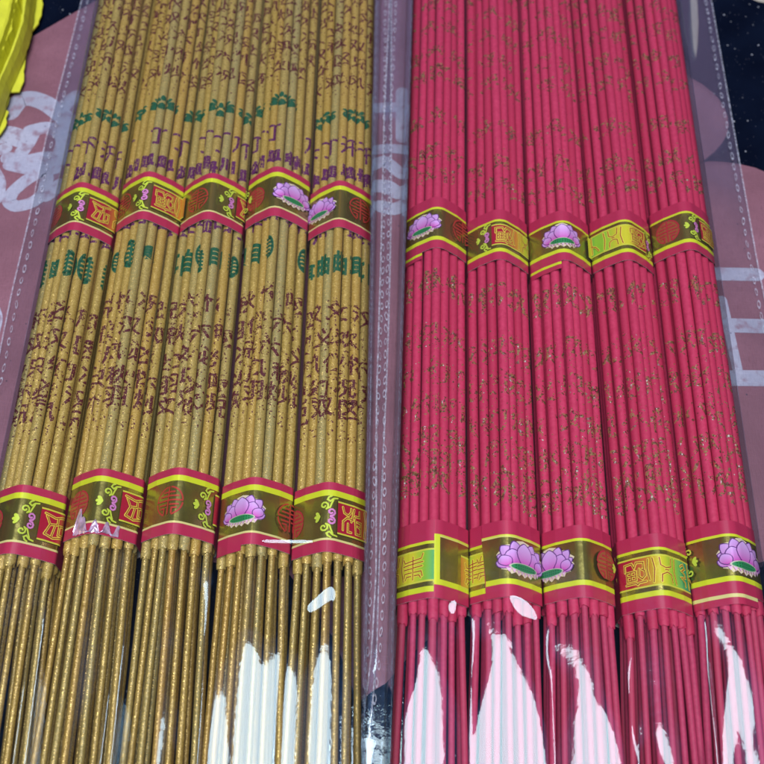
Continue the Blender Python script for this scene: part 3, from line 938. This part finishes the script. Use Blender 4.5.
for i, s in enumerate(red_specs):
    make_bundle('red', i + 10, s[0], s[1], s[2], s[3], (s[4], s[5]), s[6], 'red incense bundles in the right sleeve')

# ------------------------------------------------------------------ clear plastic sleeves
def lerp_curve(pts):
    pts = sorted(pts)
    def f(y):
        if y <= pts[0][0]: a, b = pts[0], pts[1]
        elif y >= pts[-1][0]: a, b = pts[-2], pts[-1]
        else:
            for a, b in zip(pts, pts[1:]):
                if a[0] <= y <= b[0]: break
        return a[1] + (b[1] - a[1]) * (y - a[0]) / (b[0] - a[0])
    return f
def px_curve(px): return lerp_curve([(p.y, p.x) for p in (at(x, y, .001) for x, y in px)])
def smooth(t): t = max(0, min(1, t)); return t * t * (3 - 2 * t)

def make_sleeve(specs, left_px, right_px, lz, rz, ramps, tilts, label, seed, shape, wave=.00086):
    root = tag(empty('plastic_sleeve', (0, 0, 0)), label, 'plastic sleeve', 'clear sleeves packed with incense')
    fl, fr = px_curve(left_px), px_curve(right_px)
    axes = [lerp_curve([(s[3], s[2]), (s[1], s[0])]) for s in specs]
    ya, yb = -.02, .405
    NY, NX = 210, 150
    HW = .0110
    def height(x, y):
        best = None
        for i, ax in enumerate(axes):
            u = x - ax(y)
            c = (10.5, 8.5, 9.5, 16, 15)[i] + 1.0 * math.sin(i * 2.3 + y * 40)
            def fall(k):
                r0, slope = ramps[k]; d = max(0, r0 - y - (130 if shape == 'crest' else 45) * u * u)
                return slope * (d * d / (2 * .016) if d < .016 else d - .008)
            r0 = ramps[i][0]
            nb = i + (1 if u > 0 else -1)
            drop = fall(i)
            if 0 <= nb < len(axes): drop += (fall(nb) - drop) * .5 * smooth((abs(u) - (.006 if i == 3 and shape == 'crest' else .002)) / (.0050 if i == 3 and shape == 'crest' else .0092))
            if shape == 'wave':
                per = .0228
                z = ZR + .0004 - wave * (1 - math.cos(2 * math.pi * u / per)) - drop
            else:
                z = ZR + .0007 - (c + 19 * smooth((r0 + .004 - y) / .016)) * u * u - drop
            z += tilts[i] * u * smooth((r0 + .01 - y) / .03)
            if shape == 'wave' and ((i == 3 and u < 0) or (i == 2 and u > 0)): z -= .0022 * smooth((abs(u) - .0078) / .0040) * smooth((.10 - y) / .02)
            if best is None or abs(u) < abs(best[1]): best = (z, u, i)
        z, u, i = best
        # smooth the valley where two neighbours meet
        edge = None
        if i == 0 and u < 0: edge = -u
        if i == len(axes) - 1 and u > 0: edge = u
        if edge is None:
            z += .00005 * math.sin(y * 300 + i)
        n1 = noise.noise(Vector((x * 60 + seed, y * 14, 0))) * .00034 * (.25 + smooth((.115 - y) / .03))
        n2 = noise.noise(Vector((x * 220 + seed, y * 70, 5))) * .00006
        z += n1 + n2
        if edge is not None and edge > .0085:
            t = (edge - .0085)
            if t < .0028: z = z - (t / .0028) ** 2 * .0065
            else: z = max(.0012, (z - .0065) * (1 - smooth((t - .0028) / .0016)) + .0012 * smooth((t - .0028) / .0016))
        return z
    rows = []
    for j in range(NY + 1):
        y = ya + (yb - ya) * (j / NY)
        a, b = fl(y), fr(y)
        x_l, x_r = axes[0](y) - HW - .0035, axes[-1](y) + HW + .0035
        a, b = min(a, x_l - .0006), max(b, x_r + .0006)
        xs = [a + (x_l - a) * k / 8 for k in range(8)] + [x_l + (x_r - x_l) * k / NX for k in range(NX + 1)] + [x_r + (b - x_r) * (k + 1) / 8 for k in range(8)]
        row = []
        for k, x in enumerate(xs):
            if x <= x_l + 1e-9 or x >= x_r - 1e-9:
                left = x <= x_l + 1e-9
                t = (k / 8) if left else (len(xs) - 1 - k) / 8
                z = (lz if left else rz) + .0004 * math.sin(math.pi * t) * (1 + noise.noise(Vector((x * 200, y * 60, seed))))
                if not left and seed == 1 or left and seed == 2:
                    wz = math.exp(-((y - .076) / .012) ** 2)
                    z += wz * .0022 * abs(noise.noise(Vector((x * 420, y * 160, 3)))) * math.sin(math.pi * min(1, t + .15))
            else:
                z = max(height(x, y), min(lz, rz) + .0001)
            row.append((x, y, z))
        rows.append(row)
    mb = MB(); mb.grid(rows, 'film')
    mb.build('film_top', root)
    mb = MB(); mb.grid([[(r[0][0], r[0][1], .00070), (r[-1][0], r[-1][1], .00070)] for r in rows][::-1], 'film', smooth=False)
    mb.build('film_back', root)
    for f, z, sg, sd in ((fl, lz, 1, 0), (fr, rz, -1, 1)):
        mb = MB()
        # welded edge line
        ys = [ya + (yb - ya) * i / 80 for i in range(81)]
        mb.grid([[(f(y) - .00028, y, z + .00012), (f(y) + .00028, y, z + .00012)] for y in ys], 'seal', smooth=False)
        mb.grid([[(f(y) - .00022, y, z - .0001), (f(y) - .00022, y, z + .00012)] for y in ys], 'seal', smooth=False)
        y = ya + .002; rnd = random.Random(seed * 5 + sd)
        while y < yb - .004:
            cx = f(y) + sg * .0026 + rnd.uniform(-.0001, .0001)
            rw, rh = .00060 * rnd.uniform(.75, 1.15), .0018 * rnd.uniform(.85, 1.1)
            sk = rnd.uniform(-.12, .12)
            ring_o, ring_t, ring_i = [], [], []
            for q in range(16):
                a = 2 * math.pi * q / 16
                def pt(k, dz): return (cx + rw * k * math.cos(a) + sk * rh * k * math.sin(a), y + rh * k * math.sin(a), z + dz)
                ring_o.append(pt(1.0, .0003)); ring_t.append(pt(.80, .00062)); ring_i.append(pt(.52, .00035))
            mb.grid([ring_o, ring_t, ring_i], 'seal', close=True)
            y += .0051 * rnd.uniform(.95, 1.05)
        mb.build('sealed_seam', root)
    return root

def shift_px(px, dx): return [(x + dx, y) for x, y in px]
LL = [(82, 0), (67, 60), (46, 140), (30, 217), (11.5, 295), (-2, 362), (-22, 450), (-60, 620), (-90, 764)]
LR = [(392, -30), (391.5, 0), (391, 100), (391.5, 200), (389, 310), (386.5, 385), (382, 480), (378.5, 575), (377, 640), (373, 700), (365, 764)]
RL = [(390, -30), (389, 18), (384, 120), (381, 250), (376.5, 400), (376, 575), (371, 660), (363, 720), (357, 764)]
RR = [(705, -30), (711, 0), (738.5, 158), (758, 268), (763, 292), (775, 352), (800, 500), (840, 764)]
SL = make_sleeve(gold_specs, LL, LR, .0012, .0013,
            [(.080, .12), (.080, .12), (.070, .01), (.0845, .15), (.082, .15)], [.24, .20, .20, .0, -.05],
            'clear plastic sleeve over the five gold incense bundles', 1, 'wave')
SR = make_sleeve(red_specs, RL, RR, .0019, .0012,
            [(.0825, .15), (.086, .15), (.0785, .15), (.055, .0), (.085, .14)], [.0, .03, .07, .0, .08],
            'clear plastic sleeve over the five red incense bundles', 2, 'crest')

def glint_facet(root, px, z, tilt, dome=.0):
    # added film facet cut to a glint's outline, tilted to mirror the lamp
    P = [at(x, y, z) for x, y in px]
    c = sum(P, Vector()) / len(P)
    def lift(p): return (p.x, p.y, z + (p.y - c.y) * math.tan(R_(tilt)))
    mb = MB(); pts = []
    for i in range(len(P)):
        a, b, d = P[i], P[(i + 1) % len(P)], P[(i + 2) % len(P)]
        for k in range(4):
            t = k / 4
            pts.append(((a + b) / 2) * (1 - t) ** 2 + b * 2 * t * (1 - t) + ((b + d) / 2) * t * t)
    ar = sum(pts[i - 1].x * pts[i].y - pts[i].x * pts[i - 1].y for i in range(len(pts)))
    if ar < 0: pts.reverse()
    mb.face([lift(p) for p in pts], 'film')
    for i in range(len(pts)):
        a, b = lift(pts[i - 1]), lift(pts[i])
        mb.face([(a[0], a[1], a[2] - .0007), (b[0], b[1], b[2] - .0007), b, a], 'film')
    mb.build('film_glint_facet', root)
glint_facet(SL, [(361.5, 737), (378.5, 740), (373, 750), (371, 764), (371, 800), (366.5, 800), (367.5, 764), (367, 750)], .0042, 5)
glint_facet(SL, [(306, 606), (309, 613), (319, 608), (331, 599), (334, 602), (336, 594), (333, 587), (327, 588), (317, 597)], ZR + .0012, 9)
glint_facet(SL, [(262, 539.5), (285, 540), (312, 540), (313, 541.5), (312, 543), (285, 543), (262, 542.5)], ZR - .0006, 11)
glint_facet(SR, [(447, 606), (451, 614), (455, 613), (457, 602), (453, 600)], ZR + .0008, 9)
glint_facet(SR, [(508, 596), (517, 596), (527, 602), (534, 609), (539, 620), (530, 618), (519, 614), (513, 606)], ZR + .0010, 9)

# ------------------------------------------------------------------ yellow paper in the corner
yp = tag(empty('yellow_paper_stack', at(0, 60, 0)), 'bright yellow folded paper with torn edges at the top left corner', 'paper')
def paper(name, px, z, seed, thick=.0006, tilt=(0, 0)):
    rnd = random.Random(seed)
    base = [at(x, y, z) for x, y in px]
    pts = []
    for i in range(len(base)):
        a, b = base[i], base[(i + 1) % len(base)]
        nsub = max(1, int((b - a).length / .0022))
        for k in range(nsub):
            p = a.lerp(b, k / nsub)
            pts.append(Vector((p.x + rnd.uniform(-.0006, .0006), p.y + rnd.uniform(-.0007, .0007), 0)))
    o = yp.location
    def zz(p): return z + (p.x - base[0].x) * tilt[0] + (p.y - base[0].y) * tilt[1] + .0002 * noise.noise(p * 160)
    mb = MB()
    for t in tess([(p.x, p.y) for p in pts]):
        q = [(x - o.x, y - o.y, zz(Vector((x, y, 0)))) for x, y in t]
        ar = (q[1][0] - q[0][0]) * (q[2][1] - q[0][1]) - (q[2][0] - q[0][0]) * (q[1][1] - q[0][1])
        if ar < 0: q.reverse()
        mb.face(q, 'yellow')
    for i in range(len(pts)):
        a, b = pts[i - 1], pts[i]
        mb.face([(a.x - o.x, a.y - o.y, zz(a) - thick), (b.x - o.x, b.y - o.y, zz(b) - thick), (b.x - o.x, b.y - o.y, zz(b)), (a.x - o.x, a.y - o.y, zz(a))], 'yellow')
    return mb.build(name, yp)
paper('torn_flap', [(20, -40), (44, -40), (42, 0), (41, 11), (36, 20), (29, 29), (26, 33), (23.5, 42), (14, 50), (16, 20)], .0050, 1, tilt=(-.15, 0))
paper('torn_flap', [(14, 46), (22, 45), (25, 51), (24, 65), (20.5, 89), (10, 91), (4, 93), (0, 90), (4, 70)], .0042, 2, tilt=(-.12, 0))
paper('torn_flap', [(-40, 92), (0, 98), (9, 97.5), (8, 103), (5, 108), (8, 112), (4.5, 127), (0, 134), (-12, 150), (-50, 160)], .0032, 3)
paper('top_sheet', [(-70, -60), (18, -60), (13, -2), (9.5, 18), (0, 42), (-14, 72), (-70, 110)], .0150, 5, .0075, (-.1, 0))
mb = MB(); rows = []
o = yp.location
edge_px = ((16, -70), (14, -30), (11.5, 0), (7.5, 18), (0, 40), (-13, 72), (-22, 96), (-38, 130))
prof = ((-.0010, .0146), (.0004, .0140), (.0009, .0085), (.0016, .0035), (.0030, .0015), (.0048, .0016), (.0060, .0060), (.0070, .0110), (.0082, .0128), (.0096, .0128), (.0108, .0095), (.0114, .0045))
pth = []
for (xa, ya_), (xb_, yb_) in zip(edge_px, edge_px[1:]):
    for k in range(6): pth.append(at(xa + (xb_ - xa) * k / 6, ya_ + (yb_ - ya_) * k / 6, .0145))
for i, p in enumerate(pth):
    wv = 1 + .05 * math.sin(i * .37); wz = .0003 * math.sin(i * .6 + 1)
    rows.append([(p.x - o.x + dx * .58 * wv + .00008 * math.sin(i * 1.7 + k), p.y - o.y, dz + wz * (1 if k > 3 else .2)) for k, (dx, dz) in enumerate(prof)])
mb.grid(rows, 'yellow', smooth=False)
mb.build('folded_edge', yp)
